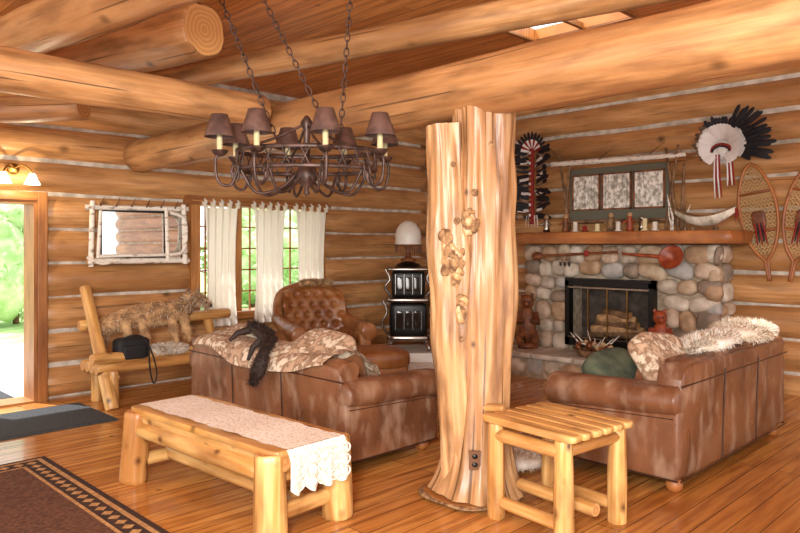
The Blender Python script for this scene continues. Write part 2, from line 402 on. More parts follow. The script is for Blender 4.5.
def curtain(ya,yb,zb):
    m_=MB('curtain')
    def fn(u,v):
        z=2.08-(2.08-zb)*v; y=ya+(yb-ya)*(u+(.5-u)*.10*math.sin(v*pi)); 
        x=.13+.03*math.sin(u*pi*9+1.2*math.sin(v*3))*(.5+.5*v)
        z-=.035*abs(math.sin(u*pi*4))*(1-v)
        return V((x,y,z))
    m_.grid(fn,64,30,'curtain')
    for i in range(5):
        y=ya+(yb-ya)*i/4; m_.tube([(.13,y,2.05),(.10,y,2.12),(.13,y,2.155),(.16,y,2.12),(.14,y,2.05)],.014,'curtain',6,flat=(1,1.6))
    m_.make()
curtain(-3.97,-3.52,.62); curtain(-3.29,-2.81,.62); curtain(-2.64,-2.13,.62)
r=MB('curtain_rod'); r.log((.13,-4.12,2.125),(.13,-2.05,2.125),.013,.013,'trim','end',.05,8,10)
for y in (-4.05,-3.08,-2.1): r.log((.045,y,2.125),(.13,y,2.125),.01,.01,'trim','end',0,2,8)
r.make()
g=MB('ground_patio'); g.b2((-5,-12,-.12),(-.32,4,-.03),'deck'); g.make()
g=MB('ground_lawn'); g.b2((-30,-30,-.2),(-5,20,-.06),'grass'); g.make()
g=MB('door_mat'); g.b2((-1.35,-6.65,-.029),(-.5,-5.85,-.01),'mat'); g.make(bev=.005)
def bush(x,y,s_,h):
    m_=MB('leafy_bush')
    for _ in range(7):
        c_=V((rnd(-.5,.5)*s_,rnd(-.5,.5)*s_,rnd(.3,.8)*h)); m_.ball(c_,(s_*.4,s_*.4,h*.25),'leaf',disp=.5,ds=2)
    def smp():
        d_=V((rnd(-1,1),rnd(-1,1),rnd(-1,1))).normalized(); return V((d_.x*s_*.8,d_.y*s_*.8,max(.05,h*.55+d_.z*h*.48))),d_
    m_.fur(smp,900,.22,.06,'leaf',jit=1.0,lw=.1); m_.tube([(0,0,0),(.05,0,h*.5)],[.07,.04],'twig',8); m_.make((x,y,-.05))
for x,y,s_,h in ((-8,-6.5,1.4,2.2),(-9,-9,1.6,3.0),(-8.5,-3.5,1.4,2.6),(-9,-.5,1.6,3),(-8,2,1.5,2.4),(-10,4.5,1.8,3.4)): bush(x,y,s_,h)

# ================================================================ COLUMN
m_=MB('log_column')
n=110
pts=[];rs=[]
def bulge(z,c,w,a): return a*math.exp(-((z-c)/w)**2)
for i in range(n+1):
    z=2.52*i/n; t=z/2.5
    x=.04+.04*math.sin(t*2.0); pts.append((x,0,.045+z*.985)); rs.append(.18+.11*math.exp(-z*6)+bulge(z,1.9,.18,.012)+bulge(z,1.2,.3,.008)+.012*t)
m_.tube(pts,rs,'col',96,'end',.065,ws=1.6,w2=1.0,f2=4.6)
pts=[];rs=[]
for i in range(90):
    z=.06+(2.36-.06)*i/89; t=z/2.36
    pts.append((-.065-.10*t,-.02,z)); rs.append(.12+.02*math.sin(t*pi)+bulge(z,1.55,.22,.018)+bulge(z,1.0,.15,.008))
m_.tube(pts,rs,'col',72,'end',.075,ws=1.6,w2=1.0,f2=4.6)
def kn(x,y,z,r):
    m_.ball((x,y+.012,z),(r*.7,r*.3,r*.8),'burr',disp=.45,ds=18,nu=24,nv=16)
for a in ((.0,-.185,1.92,.03),(-.11,-.175,1.75,.03),(.10,-.185,2.22,.022),(.05,-.18,1.33,.02),(-.08,-.175,1.02,.022),(.13,-.165,1.62,.02),(.08,-.18,.8,.02),(-.13,-.165,2.1,.022),(-.1,-.15,.62,.02)): kn(*a)
def burl(cx,cy,cz,hx,hz,n_):
    for q in range(n_):
        a=rnd(0,2*pi); k_=math.sqrt(rnd(0,1)); r_=rnd(.014,.03)
        m_.ball((cx+hx*k_*math.cos(a),cy+.02*k_*k_+rnd(-.006,.006),cz+hz*k_*math.sin(a)),(r_,r_*.6,r_*1.3),'burr' if q%3 else 'col',disp=.7,ds=25,nu=14,nv=10)
burl(-.13,-.178,1.49,.065,.12,46); burl(-.03,-.185,1.74,.04,.055,18); burl(-.165,-.160,1.64,.04,.06,14); burl(-.085,-.178,1.2,.018,.08,14)
m_.box((-.005,-.222,.29),(.035,.008,.057),'plate')
for zz in (.315,.265): m_.ball((-.005,-.231,zz),(.018,.006,.015),'black')
m_.make(P(.46,4.48),math.radians(45))
m_=MB('column_base'); m_.rbox((0,0,.023),(.315,.315,.022),'burr',.9,disp=.12,ds=5,nu=40); m_.rbox((0,0,.03),(.29,.29,.018),'trim',.9,disp=.1,ds=5,nu=40); m_.make(P(.45,4.48))

# ================================================================ SOFAS
def sofa(name,L,loc,rz,nc=3,D=1.0,mat='leather',zs=1.0):
    s=MB(name)
    s.rbox((L/2,D*.5,.255),(L/2-.10,D*.46,.175),mat,.13,nu=32)
    s.rbox((L/2,.12,.45),(L/2-.06,.10,.375),mat,.16,rot=(math.radians(3),0,0),nu=36,disp=.012)
    s.tube([(.06+(L-.12)*q/20,.10,.765+.012*math.sin(q*1.1)) for q in range(21)],.08,mat,18,wob=.03)
    w=(L-.46)/nc
    for i in range(nc):
        cx=.23+w*(i+.5)
        s.rbox((cx,.34,.64),(w/2-.005,.13,.21),mat,.42,rot=(math.radians(12),0,0),disp=.05)
        s.rbox((cx,.60,.43),(w/2-.005,.36,.09),'leather2',.3,disp=.03)
        s.tube([(cx-w/2+.02,.945,.43),(cx+w/2-.02,.945,.43)],.008,'pipe',6)
    for sx in (0,1):
        x=.125 if not sx else L-.125; o=-1 if not sx else 1
        s.rbox((x,D*.5,.33),(.105,D*.475,.24),mat,.14,disp=.01)
        p,rr=cr([(x+o*.015,.05,.60),(x+o*.02,.3,.585),(x+o*.02,.7,.57),(x+o*.02,D-.03,.555)],[.12,.125,.125,.13],6)
        s.tube(p,rr,mat,24,wob=.03,flat=(.9,1.12))
        s.ball((x+o*.02,D-.03,.555),(.135,.035,.12),mat)
        s.ball((x+o*.02,.05,.60),(.13,.035,.105),mat)
        for q in range(26):
            a=2*pi*q/26; s.ball((x+o*.02+.115*math.cos(a),D+.004,.555+.10*math.sin(a)),.007,'brass',nu=6,nv=4)
        for q in range(12):
            s.ball((x-.09,D*.977,.12+q*.028),.006,'brass',nu=6,nv=4); s.ball((x+.09,D*.977,.12+q*.028),.006,'brass',nu=6,nv=4)
        xs=x+o*.104
        s.tube([(xs,.03,.10),(xs,D-.03,.10)],.006,'pipe',6)
        s.tube([(x+o*.10,.06,.49),(x+o*.10,D-.04,.455)],.006,'pipe',6)
    for k_ in range(1,nc):
        x=.06+(L-.12)*k_/nc
        s.tube([(x,.022,.1),(x,.012,.45),(x,.0,.74)],.005,'pipe',6)
    s.tube([(.03,.014,.10),(L-.03,.014,.10)],.006,'pipe',6)
    s.tube([(.03,.008,.70),(L-.03,.008,.70)],.006,'pipe',6)
    for x in (.13,L-.13):
        for y in (.10,D-.10): s.lathe([(0,0),(.035,0),(.05,.02),(.058,.05),(.045,.075),(.04,.09),(0,.09)],(x,y,0),'red',16)
    o=s.make(loc,rz); o.scale=(1,1,zs); return o
sofa('leather_sofa',2.2,(1.80,-5.095,0),0,zs=.93)
sofa('leather_sofa',2.15,(5.78,-3.854,0),pi/2)

m_=MB('throw_blanket')
def fn(u,v):
    x=2.0+1.80*u
    path=[(-5.13,.54),(-5.15,.65),(-5.12,.75),(-5.03,.805),(-4.90,.83),(-4.78,.80),(-4.62,.69),(-4.56,.58)]
    lo=.10+.16*(.5+.5*math.sin(u*7+1)); t=lo+v*(.98-lo)
    t=min(t,.999)*(len(path)-1); i=int(t); q=t-i
    y=path[i][0]*(1-q)+path[i+1][0]*q; z=path[i][1]*(1-q)+path[i+1][1]*q
    nn=mn.noise(V((x*3,v*4,0)))*.03; return V((x+.02*math.sin(v*9),y-.01,z+nn+(.015*math.sin(u*14))))
m_.grid(fn,60,24,'textile'); m_.make()
m_=MB('woven_pillow'); m_.rbox((0,0,0),(.27,.08,.20),'textile',.5,disp=.1); m_.make((3.44,-4.86,.79),rot=(math.radians(-60),math.radians(8),.05))
m_=MB('woven_pillow'); m_.rbox((0,0,0),(.25,.075,.16),'textile',.5,disp=.1); m_.make((2.28,-4.85,.78),rot=(math.radians(-60),0,-.05))
m_=MB('dark_fur_pelt')
p,rr=cr([(2.30,-4.74,.85),(2.42,-4.80,.89),(2.62,-4.88,.90),(2.85,-4.98,.89),(3.05,-5.06,.87),(3.14,-5.16,.81),(3.16,-5.21,.73),(3.14,-5.23,.64),(3.10,-5.25,.54)],[.02,.045,.05,.065,.055,.03,.045,.05,.008],6)
m_.tube(p,rr,'darkfur',14,wob=.15,flat=(.7,1.1))
for a in ((2.36,-4.74,.915),(2.38,-4.82,.915)): m_.tube([a,V(a)+V((.0,0,.03))],[.014,.004],'darkfur',8)
for a,b_ in (((2.55,-4.92,.88),(2.50,-5.08,.80)),((2.98,-5.08,.86),(2.92,-5.17,.70)),((2.6,-4.82,.88),(2.62,-4.7,.84))): m_.tube([a,V(a).lerp(V(b_),.5)+V((0,-.02,.02)),b_],[.035,.025,.012],'darkfur',8,wob=.1)
m_.fur(tube_smp(p,rr,.8),2600,.04,.003,'darkfur',lie=(.4,-.3,-.3),lw=.5,jit=.4); m_.make()

def sheepskin(name,loc,hx,hy,hz,rot,mat='white',fl=.05,nf=2600):
    s=MB(name); s.rbox((0,0,0),(hx,hy,hz),mat,.7,disp=.25,ds=5)
    def smp():
        d_=V((rnd(-1,1),rnd(-1,1),rnd(-.4,1))).normalized(); return V((d_.x*hx*.95,d_.y*hy*.95,d_.z*hz*.95)),d_
    s.fur(smp,nf,fl,.006,mat,lw=.2,jit=.8); s.fur(smp,nf//4,fl,.005,'tanfur',lw=.2,jit=.8); return s.make(loc,rot=rot)
sheepskin('sheepskin_throw',(5.64,-2.32,.92),.18,.40,.06,(0,math.radians(6),0),'cream',nf=3600)
sheepskin('sheepskin_throw',(5.56,-2.90,.875),.20,.33,.05,(math.radians(5),math.radians(-10),.05),'white',nf=3600)
m_=MB('woven_pillow'); m_.rbox((0,0,0),(.30,.10,.22),'textile',.5,disp=.1); m_.make((5.46,-3.36,.77),rot=(math.radians(-38),math.radians(5),math.radians(85)))
m_=MB('green_pillow'); m_.rbox((0,0,0),(.24,.09,.19),'green',.5,disp=.12); m_.make((5.12,-3.42,.66),rot=(math.radians(-52),math.radians(-8),math.radians(80)))

# ================================================================ ARMCHAIR + OTTOMAN
s=MB('tufted_armchair')
s.rbox((0,-.02,.27),(.42,.42,.17),'chairl',.2)
s.rbox((0,.10,.44),(.30,.36,.09),'chairl',.35)
def fn(u,v):
    x=(u-.5)*.80; top=.60+.08*math.cos((u-.5)*pi)
    z=.42+v*top; y=-.30-.12*v+.10*(abs(u-.5)*2)**2.5
    dd=0
    for r_ in range(5):
        for c_ in range(6):
            bx=(c_-2.5+(.5 if r_%2 else 0))*.14; bz=.5+r_*.12
            dd+=math.exp(-(((x-bx)/.03)**2+((z-bz)/.03)**2))
    y+=.07*math.sin(min(1,v)*pi)**.4-.05*dd
    if v>.93: y-=.05*(v-.93)/.07
    return V((x,y,z))
s.grid(fn,60,50,'chairl')
for r_ in range(4):
    for c_ in range(5+r_%2):
        bx=(c_-2.5+(.5 if r_%2 else 0))*.14; bz=.5+r_*.12; s.ball((bx,-.30-.02*r_,bz),.012,'pipe',nu=8,nv=6)
s.rbox((0,-.44,.58),(.42,.09,.42),'chairl',.4,rot=(math.radians(9),0,0))
p,rr=cr([(-.43,-.36,.72),(-.36,-.47,.96),(-.18,-.5,1.05),(0,-.51,1.08),(.18,-.5,1.05),(.36,-.47,.96),(.43,-.36,.72)],[.07]*7,5); s.tube(p,rr,'chairl',14)
for o in (-1,1):
    s.rbox((o*.40,0,.34),(.08,.42,.24),'chairl',.2)
    p,rr=cr([(o*.42,-.40,.70),(o*.43,-.1,.63),(o*.43,.2,.60),(o*.43,.42,.58)],[.08,.09,.1,.1],5); s.tube(p,rr,'chairl',18)
    s.ball((o*.43,.42,.58),(.105,.03,.10),'chairl')
    for y in (-.36,.34): s.lathe([(0,0),(.03,0),(.04,.05),(.035,.1),(0,.1)],(o*.36,y,0),'red',12)
s.make(P(-.94,8.42),-pi/2-.30)
s=MB('leather_ottoman')
s.rbox((0,0,.27),(.40,.30,.15),'chairl',.2); s.rbox((0,0,.43),(.43,.33,.10),'chairl',.4)
s.tube([(.41*math.copysign(abs(math.cos(a))**.35,math.cos(a)),.31*math.copysign(abs(math.sin(a))**.35,math.sin(a)),.37) for a in [2*pi*(i+.5)/48 for i in range(48)]],.008,'pipe',6,closed=True)
for x in(-.28,.28):
    for y in(-.22,.22): s.lathe([(0,0),(.03,0),(.045,.06),(.035,.13),(0,.13)],(x,y,0),'red',12)
s.make(P(-.36,7.3),-pi/2-.5)
sheepskin('fur_throw',tuple(P(-1.06,8.82,1.13)),.09,.22,.025,(0,0,-.3),'tanfur',fl=.04)
m_=MB('red_footstool'); m_.lathe([(0,.33),(.18,.33),(.20,.30),(.19,.25),(.15,.22),(0,.22)],(0,0,0),'red_cl',24)
for a in range(4): m_.log((.12*math.cos(a*pi/2),.12*math.sin(a*pi/2),.24),(.15*math.cos(a*pi/2),.15*math.sin(a*pi/2),0),.02,.018,'red','end',.02,3,10)
m_.make(P(.22,6.8))

# ================================================================ LOG COFFEE TABLE
s=MB('log_coffee_table')
LX,LY=.72,.24
for i,(x,y) in enumerate(((-LX,-LY),(LX,-LY),(LX,LY),(-LX,LY))):
    s.log((x*1.02,y*1.05,0),(x,y,.475),.092,.082,'honey','end',.09,12,28)
for y in (-LY,LY): s.log((-LX,y,.36),(LX,y,.36),.05,.055,'honey','end',.06,8,18)
for x in (-LX,LX): s.log((x,-LY,.14),(x,LY,.14),.045,.045,'honey','end',.06,5,16); s.log((x,-LY,.35),(x,LY,.35),.05,.05,'honey','end',.06,5,16)
s.log((-LX,0,.15),(LX,0,.15),.045,.05,'honey','end',.07,8,16)
for k_ in range(4):
    y=-.20+k_*.133; s.log((-.80,y,.435),(.80,y,.435),.06,.06,'honey','end',.04,8,16)
s.rbox((0,0,.478),(.81,.265,.022),'honey',.12,disp=.03)
s.make(P(-1.08,4.44),math.radians(183))
s=MB('lace_table_runner')
def fn(u,v):
    return V((-.78+1.61*u,(v-.5)*.40*(1+.03*math.sin(u*60)),.506+.003*math.sin(u*20)))
s.grid(fn,60,12,'lace')
def fn2(u,v):
    y=(u-.5)*.42; dr=.21+.035*abs(math.sin(u*pi*4))
    return V((.83+.035*math.sin(min(1,v*3)*pi/2)+.016*math.sin(u*22)*v,y,.506-dr*v))
s.grid(fn2,60,10,'lace')
for a in range(5):
    for r_ in range(3):
        s.tube([(.885,-.17+a*.085+.036*math.cos(t_*pi/8),.45-r_*.065+.028*math.sin(t_*pi/8)) for t_ in range(16)],.005,'lace',5,closed=True)
s.make(P(-1.08,4.44),math.radians(3))

# ================================================================ LOG END TABLE
s=MB('log_end_table')
h=.275
for x,y in((-h+.03,-h+.03),(h-.03,-h+.03),(h-.03,h-.03),(-h+.03,h-.03)): s.log((x,y,0),(x,y,.555),.055,.046,'honey','end',.09,10,22)
for y in (-h+.03,h-.03): s.log((-h+.03,y,.49),(h-.03,y,.49),.038,.038,'honey','end',.05,5,14); s.log((-h+.03,y,.10),(h-.03,y,.10),.036,.036,'honey','end',.05,5,14)
for x in (-h+.03,h-.03): s.log((x,-h,.50),(x,h,.50),.036,.036,'honey','end',.05,5,14)
s.log((-h,-.0,.135),(h,.0,.135),.04,.04,'honey','end',.05,5,14)
for k_ in range(6):
    y=-.29+(k_+.5)*.58/6; s.rbox((0,y,.577),(.335,.0445,.022),'honey',.25)
s.make(P(.91,4.08),math.radians(-6),0)
s=MB('wooden_peg'); s.log(tuple(P(.50,4.32,.60)),tuple(P(.63,4.24,.61)),.028,.026,'honey','end',.05,4,14); s.make()

# ================================================================ RUGS
s=MB('area_rug')
X0,X1,Y0,Y1=2.01,5.2,-8.4,-6.365
def lay(i,z,mt): s.b2((X0+i,Y0+i,0.001),(X1-i,Y1-i,z),mt)
lay(0,.010,'rugb'); lay(.04,.0115,'rugt'); lay(.075,.013,'rugb'); lay(.19,.0145,'rugt'); lay(.215,.016,'rugd')
def dia(x,y,a=.038):
    s.add([(x-a,y,.0145),(x,y-a,.0145),(x+a,y,.0145),(x,y+a,.0145)],[(0,1,2,3)],[((0,0),(1,0),(1,1),(0,1))],'rugt',False)
x=X0+.14
while x<X1-.1: dia(x,Y1-.132); dia(x,Y0+.132); x+=.095
y=Y0+.2
while y<Y1-.15: dia(X0+.132,y); dia(X1-.132,y); y+=.095
s.make()
s=MB('door_mat'); s.b2((.35,-6.95,0.001),(1.30,-5.5,.014),'mat'); s.b2((.39,-6.91,.014),(1.26,-5.54,.018),'mat'); s.make(bev=.004)
s=MB('woven_rug'); s.rbox((0,0,.012),(.35,.5,.010),'textile',.2); s.make((4.35,-3.35,0.001))
sheepskin('sheepskin_rug',tuple(P(.72,5.05,.08)),.30,.22,.05,(0,0,.3),'white')

# ================================================================ LOG BENCH
s=MB('log_bench')
yl,yr=-5.42,-4.05
s.log((.86,yl+.05,0),(.30,yl,1.17),.066,.058,'honey','end',.06,10,18)
s.log((.72,yr,0),(.30,yr,.80),.055,.05,'honey','end',.06,8,16)
s.log((.30,yl-.06,.78),(.38,yr+.25,.80),.055,.06,'honey','end',.06,8,18)
s.log((.78,yl-.12,.50),(.48,yr+.05,.42),.05,.05,'honey','end',.06,8,16)
for k_ in range(4): s.log((.36+k_*.115,yl-.05,.38),(.36+k_*.115,yr+.08,.38),.058,.058,'honey','end',.05,8,16)
for y in (yl+.1,yr-.1):
    s.log((.76,y,0),(.76,y,.36),.055,.05,'honey','end',.05,5,16); s.log((.34,y,0),(.34,y,.36),.055,.05,'honey','end',.05,5,16)
    s.log((.3,y,.30),(.80,y,.30),.045,.045,'honey','end',.05,4,14)
s.log((.40,yr-.02,.55),(.86,yr-.02,.57),.05,.045,'honey','end',.05,5,16)
s.make()
s=MB('coyote_pelt')
p,rr=cr([(.38,-5.32,.66),(.44,-5.18,.80),(.46,-4.92,.85),(.46,-4.65,.86),(.46,-4.45,.91),(.50,-4.33,1.0),(.57,-4.25,.99),(.65,-4.20,.93)],[.05,.09,.12,.12,.10,.075,.055,.02],6)
s.tube(p,rr,'tanfur',16,wob=.12,flat=(1.1,.8))
for a in ((.49,-4.37,1.05),(.54,-4.28,1.06)): s.tube([a,V(a)+V((-.01,.0,.08))],[.028,.003],'grayfur',8)
for q in ((-5.1,.52),(-4.93,.48),(-4.6,.5),(-4.45,.56)):
    pp,r3=cr([(.52,q[0],.82),(.56,q[0]+.02,.68),(.58,q[0]+.05,q[1])],[.06,.05,.022],5); s.tube(pp,r3,'tanfur',10,wob=.1); s.fur(tube_smp(pp,r3),260,.05,.004,'tanfur',lie=(0,0,-1),lw=.6)
s.fur(tube_smp(p,rr),3000,.055,.004,'tanfur',lie=(.1,-.5,-.6),lw=.6,jit=.35); s.fur(tube_smp(p,rr),900,.06,.004,'grayfur',lie=(0,-.5,-.5),lw=.6,jit=.35); s.fur(tube_smp(p,rr),800,.06,.004,'cream',lie=(0,-.5,-.5),lw=.6,jit=.35)
p2,r2=cr([(.38,-5.28,.70),(.47,-5.35,.60),(.52,-5.38,.47)],[.05,.065,.02],6); s.tube(p2,r2,'tanfur',10,wob=.15); s.fur(tube_smp(p2,r2),500,.06,.005,'grayfur',lie=(0,0,-1),lw=.6)
s.ball((.66,-4.195,.93),.018,'black',nu=8,nv=6); s.ball((.60,-4.27,1.02),.008,'black',nu=6,nv=5)
s.make()
s=MB('shoulder_bag'); s.rbox((0,0,.11),(.09,.17,.11),'bag',.35,disp=.08); s.rbox((.085,0,.08),(.025,.12,.07),'bag',.35)
s.tube(cr([(.05,-.15,.18),(.10,-.05,.25),(.11,.08,.22),(.14,.16,.05),(.16,.2,-.15),(.15,.17,-.25),(.13,.14,-.1),(.08,.15,.12)],[.01]*8,5)[0],.008,'bag',6)
s.make((.66,-5.10,.44))
sheepskin('sheepskin_throw',(.60,-4.70,.49),.12,.24,.04,(0,0,0),'white')

# ================================================================ MIRROR
s=MB('birch_frame_mirror')
ya,yb,za,zb=-5.28,-4.2,1.42,2.02; X=.07
s.log((X,ya-.06,zb-.02),(X,yb+.05,zb),.03,.028,'birch','end',.08,8,14); s.log((X,ya-.03,za+.01),(X,yb+.06,za),.032,.03,'birch','end',.08,8,14)
s.log((X+.02,ya,za-.05),(X+.02,ya+.02,zb+.05),.03,.026,'birch','end',.08,8,14); s.log((X+.02,yb,za-.04),(X+.02,yb-.02,zb+.05),.03,.028,'birch','end',.08,8,14)
s.log((X+.03,ya+.07,za+.04),(X+.03,ya+.10,zb-.05),.022,.02,'birch','end',.08,6,12)
s.log((X+.03,yb-.22,za+.0),(X+.03,yb-.24,zb-.0),.024,.02,'birch','end',.08,6,12)
s.log((X+.03,ya+.05,za+.06),(X+.03,yb-.2,za+.07),.018,.018,'birch','end',.08,6,12)
s.tube(cr([(X+.06,yb-.2,zb-.05),(X+.06,yb-.03,zb-.12),(X+.06,yb-.01,za+.25),(X+.06,yb-.06,za+.1),(X+.06,yb-.2,za+.07)],[.02]*5,5)[0],.02,'birch',10,wob=.1)
s.tube(cr([(X+.05,ya-.05,za+.05),(X+.06,ya+.1,za-.02),(X+.05,ya+.3,za+.02)],[.02]*3,5)[0],.015,'birch',8)
for q in range(6): s.tube([(X+.02,ya+.1+q*.17,zb),(X+.05,ya+.13+q*.17,zb+.09)],[.012,.004],'twig',6)
s.b2((.02,ya+.1,za+.03),(.06,yb-.22,zb-.03),'black'); s.b2((.058,ya+.13,za+.07),(.064,yb-.25,zb-.06),'mirror')
s.b2((.02,yb-.22,za+.03),(.05,yb-.03,zb-.03),'mirror')
s.make()
s=MB('wall_sconce'); yc=-6.0
s.lathe([(0,0),(.06,0),(.05,.02),(0,.03)],(.0,yc,2.36),'brass',16,rot=(0,pi/2,0)); 
for o in (-1,1):
    p,_=cr([(.02,yc,2.36),(.10,yc+o*.06,2.39),(.14,yc+o*.12,2.33),(.14,yc+o*.13,2.30)],[.01]*4,5); s.tube(p,.01,'brass',8)
    s.lathe([(.02,.05),(.035,.03),(.05,-.01),(.075,-.06),(.07,-.06),(.045,-.01)],(.14,yc+o*.13,2.26),'lampglow',20)
s.make()

# ================================================================ FIREPLACE
s=MB('stone_fireplace')
fx0,fx1,FY=2.28,4.74,-.50; bx0,bx1,bz0,bz1=2.90,4.05,.36,1.19; HT=.27; BK=-.01
s.b2((fx0+.05,FY+.06,0),(bx0,BK,1.6),'mortar'); s.b2((bx1,FY+.06,0),(fx1-.05,BK,1.6),'mortar'); s.b2((bx0,FY+.06,bz1),(bx1,BK,1.6),'mortar'); s.b2((bx0,FY+.06,0),(bx1,BK,bz0),'mortar')
s.b2((fx0-.03,-1.10,0),(fx1+.12,FY,HT-.03),'mortar')
def stones(face,u0,u1,z0,z1,skip=None,off=0):
    z=z0
    while z<z1-.04:
        hh=min(rnd(.13,.24),z1-z)
        if z1-(z+hh)<.08: hh=z1-z
        u=u0-rnd(0,.06)
        while u<u1-.03:
            w_=rnd(.15,.34); w_=min(w_,u1+.03-u)
            if w_<.06: break
            cu,cz=u+w_/2,z+hh/2+rnd(-.02,.02)
            hw,hz=w_/2,hh/2
            if skip and cu+hw>skip[0] and cu-hw<skip[1] and cz+hz>skip[2]+.02 and cz-hz<skip[3]-.02:
                if cu<skip[0]: nw=(skip[0]-(cu-hw)); cu=cu-hw+nw/2; hw=nw/2
                elif cu>skip[1]: nw=(cu+hw-skip[1]); cu=cu+hw-nw/2; hw=nw/2
                elif cz-hz<skip[2]-.05 : hz=(skip[2]-(cz-hz))/2; cz=skip[2]-hz
                elif cz+hz>skip[3]+.05: hz=(cz+hz-skip[3])/2; cz=skip[3]+hz
                else: u+=w_; continue
            mt=random.choice(M['stones']); e_=rnd(.6,.9); dp=rnd(.07,.11)
            if face=='F': s.rbox((cu,FY+off+.05,cz),(hw*1.03,dp,hz*1.05),mt,e_,(0,rnd(-.2,.2),0),18,12,.2,6)
            else: s.rbox((off-.05,cu,cz),(dp,hw*1.02,hz*1.02),mt,e_,(rnd(-.12,.12),0,0),14,9,.15,5)
            u+=w_
        z+=hh
stones('F',fx0,fx1,HT,1.6,(bx0,bx1,bz0,bz1)); stones('S',FY,-.1,HT,1.6,off=fx1)
stones('S',FY,-.1,HT,1.6,off=fx0+.1)
stones('F',fx0-.05,fx1+.14,0.02,HT-.03,off=-.60); stones('S',-1.1,-.1,0.02,HT-.03,off=fx1+.14)
x=fx0-.08
while x<fx1+.15:
    w_=min(rnd(.35,.6),fx1+.2-x); s.rbox((x+w_/2,-.83,HT),(w_/2*.99,.33,.032),'flag',.15,disp=.03); x+=w_
yF=FY-.05
for a,b_ in (((bx0,yF,bz0),(bx0+.06,yF+.1,bz1)),((bx1-.06,yF,bz0),(bx1,yF+.1,bz1)),((bx0,yF,bz1-.09),(bx1,yF+.1,bz1)),((bx0,yF,bz0),(bx1,yF+.1,bz0+.1)),((bx0+.06,yF-.01,bz1-.125),(bx1-.06,yF+.0,bz1-.105))): s.b2(a,b_,'black')
s.b2((bx0+.05,yF-.012,bz1-.12),(bx1-.05,yF-.004,bz1-.10),'nickel'); s.b2((bx0+.05,yF-.012,bz0+.1),(bx1-.05,yF-.004,bz0+.115),'nickel')
s.b2((bx0+.02,yF-.03,bz1-.03),(bx1-.02,yF,bz1-.0),'black')
for xx in (bx0+.32,(bx0+bx1)/2,bx1-.32): s.b2((xx-.007,yF,bz0+.1),(xx+.007,yF+.01,bz1-.12),'brass')
s.b2((bx0,-.14,bz0),(bx1,-.10,bz1),'soot'); s.b2((bx0,-.44,bz0),(bx1,-.14,bz0+.02),'soot')
for q in range(5): s.log((bx0+.2+q*.04,-.25-.06*(q%2),bz0+.13+.07*q),(bx1-.2-q*.05,-.30+.05*(q%2),bz0+.15+.06*q),.05,.045,'tanfur' if q%2 else 'twig','end',.12,6,12)
for q in range(8): s.log((bx0+.2+q*.1,-.42,bz0+.02),(bx0+.2+q*.1,-.2,bz0+.07),.008,.008,'black','black',0,2,6)
s.make()
s=MB('fireplace_mantel')
s.rbox((3.60,-.40,1.685),(1.37,.37,.075),'red',.14,disp=.04,nu=60)
s.make()
def carved(name,loc,rz,mat,sc):
    s=MB(name)
    s.lathe([(0,0),(.11,0),(.115,.03),(.10,.05),(0,.05)],(0,0,0),mat,20)
    s.ball((0,0,.22),(.10,.085,.19),mat,disp=.2,ds=8); s.ball((0,-.02,.44),(.072,.07,.068),mat,disp=.1,ds=8); s.ball((0,-.09,.425),(.03,.045,.028),mat)
    for o in (-1,1):
        s.ball((o*.05,0,.50),(.022,.012,.024),mat); s.tube([(o*.085,-.02,.33),(o*.11,-.07,.25),(o*.05,-.12,.27)],[.035,.032,.025],mat,10)
        s.tube([(o*.06,-.01,.14),(o*.09,-.07,.09),(o*.07,-.10,.05)],[.05,.04,.035],mat,10); s.ball((o*.025,-.082,.45),.008,'black',nu=6,nv=4)
    s.ball((0,-.125,.43),(.012,.008,.01),'black',nu=8,nv=6)
    o_=s.make(loc,rz); o_.scale=(sc,sc,sc*1.15)
carved('carved_bear_statue',(2.52,-.80,.303),.5,'carve',1.15)
carved('carved_bear_statue',(4.24,-.80,.303),.6,'carver',1.0)
s=MB('pinecone_basket'); s.lathe([(0,0),(.15,0),(.21,.09),(.20,.09),(.14,.02),(0,.02)],(0,0,0),'twig',20,sc=(1.3,.9))
for q in range(40):
    a=rnd(0,2*pi);r_=rnd(0,.17); s.ball((r_*1.3*math.cos(a),r_*.8*math.sin(a),.10+rnd(0,.06)),(.04,.03,.03),'carve' if q%3 else 'tanfur',(rnd(0,3),rnd(0,3),0),8,6,.4,20)
for q in range(8):
    a=rnd(0,2*pi); s.tube([(0,0,.1),(.2*math.cos(a),.15*math.sin(a),.17),(.3*math.cos(a),.2*math.sin(a),.22+rnd(0,.06))],[.012,.009,.003],'birch',6)
s.make((3.50,-.88,.303))
s=MB('birch_framed_pictures')
x0,x1,z0,z1,Y=2.66,4.14,1.92,2.64,-.16
s.b2((x0+.08,Y,z0),(x1-.08,Y+.03,z1-.06),'panel')
for q in range(3):
    a=x0+.14+q*.42; A,B_,Z0,Z1=a,a+.355,z0+.14,z1-.16
    s.b2((A,Y-.012,Z0),(B_,Y,Z1),'print')
    for lo,hi in (((A-.02,Y-.02,Z0-.02),(A,Y,Z1+.02)),((B_,Y-.02,Z0-.02),(B_+.02,Y,Z1+.02)),((A-.02,Y-.02,Z0-.02),(B_+.02,Y,Z0)),((A-.02,Y-.02,Z1),(B_+.02,Y,Z1+.02))): s.b2(lo,hi,'carve')
s.log((x0-.18,Y-.03,z1+.03),(x1+.14,Y-.03,z1+.0),.035,.03,'birch','end',.1,8,14)
s.log((x0-.02,Y-.02,z0-.02),(x1+.02,Y-.02,z0-.02),.022,.022,'twig','end',.1,8,12)
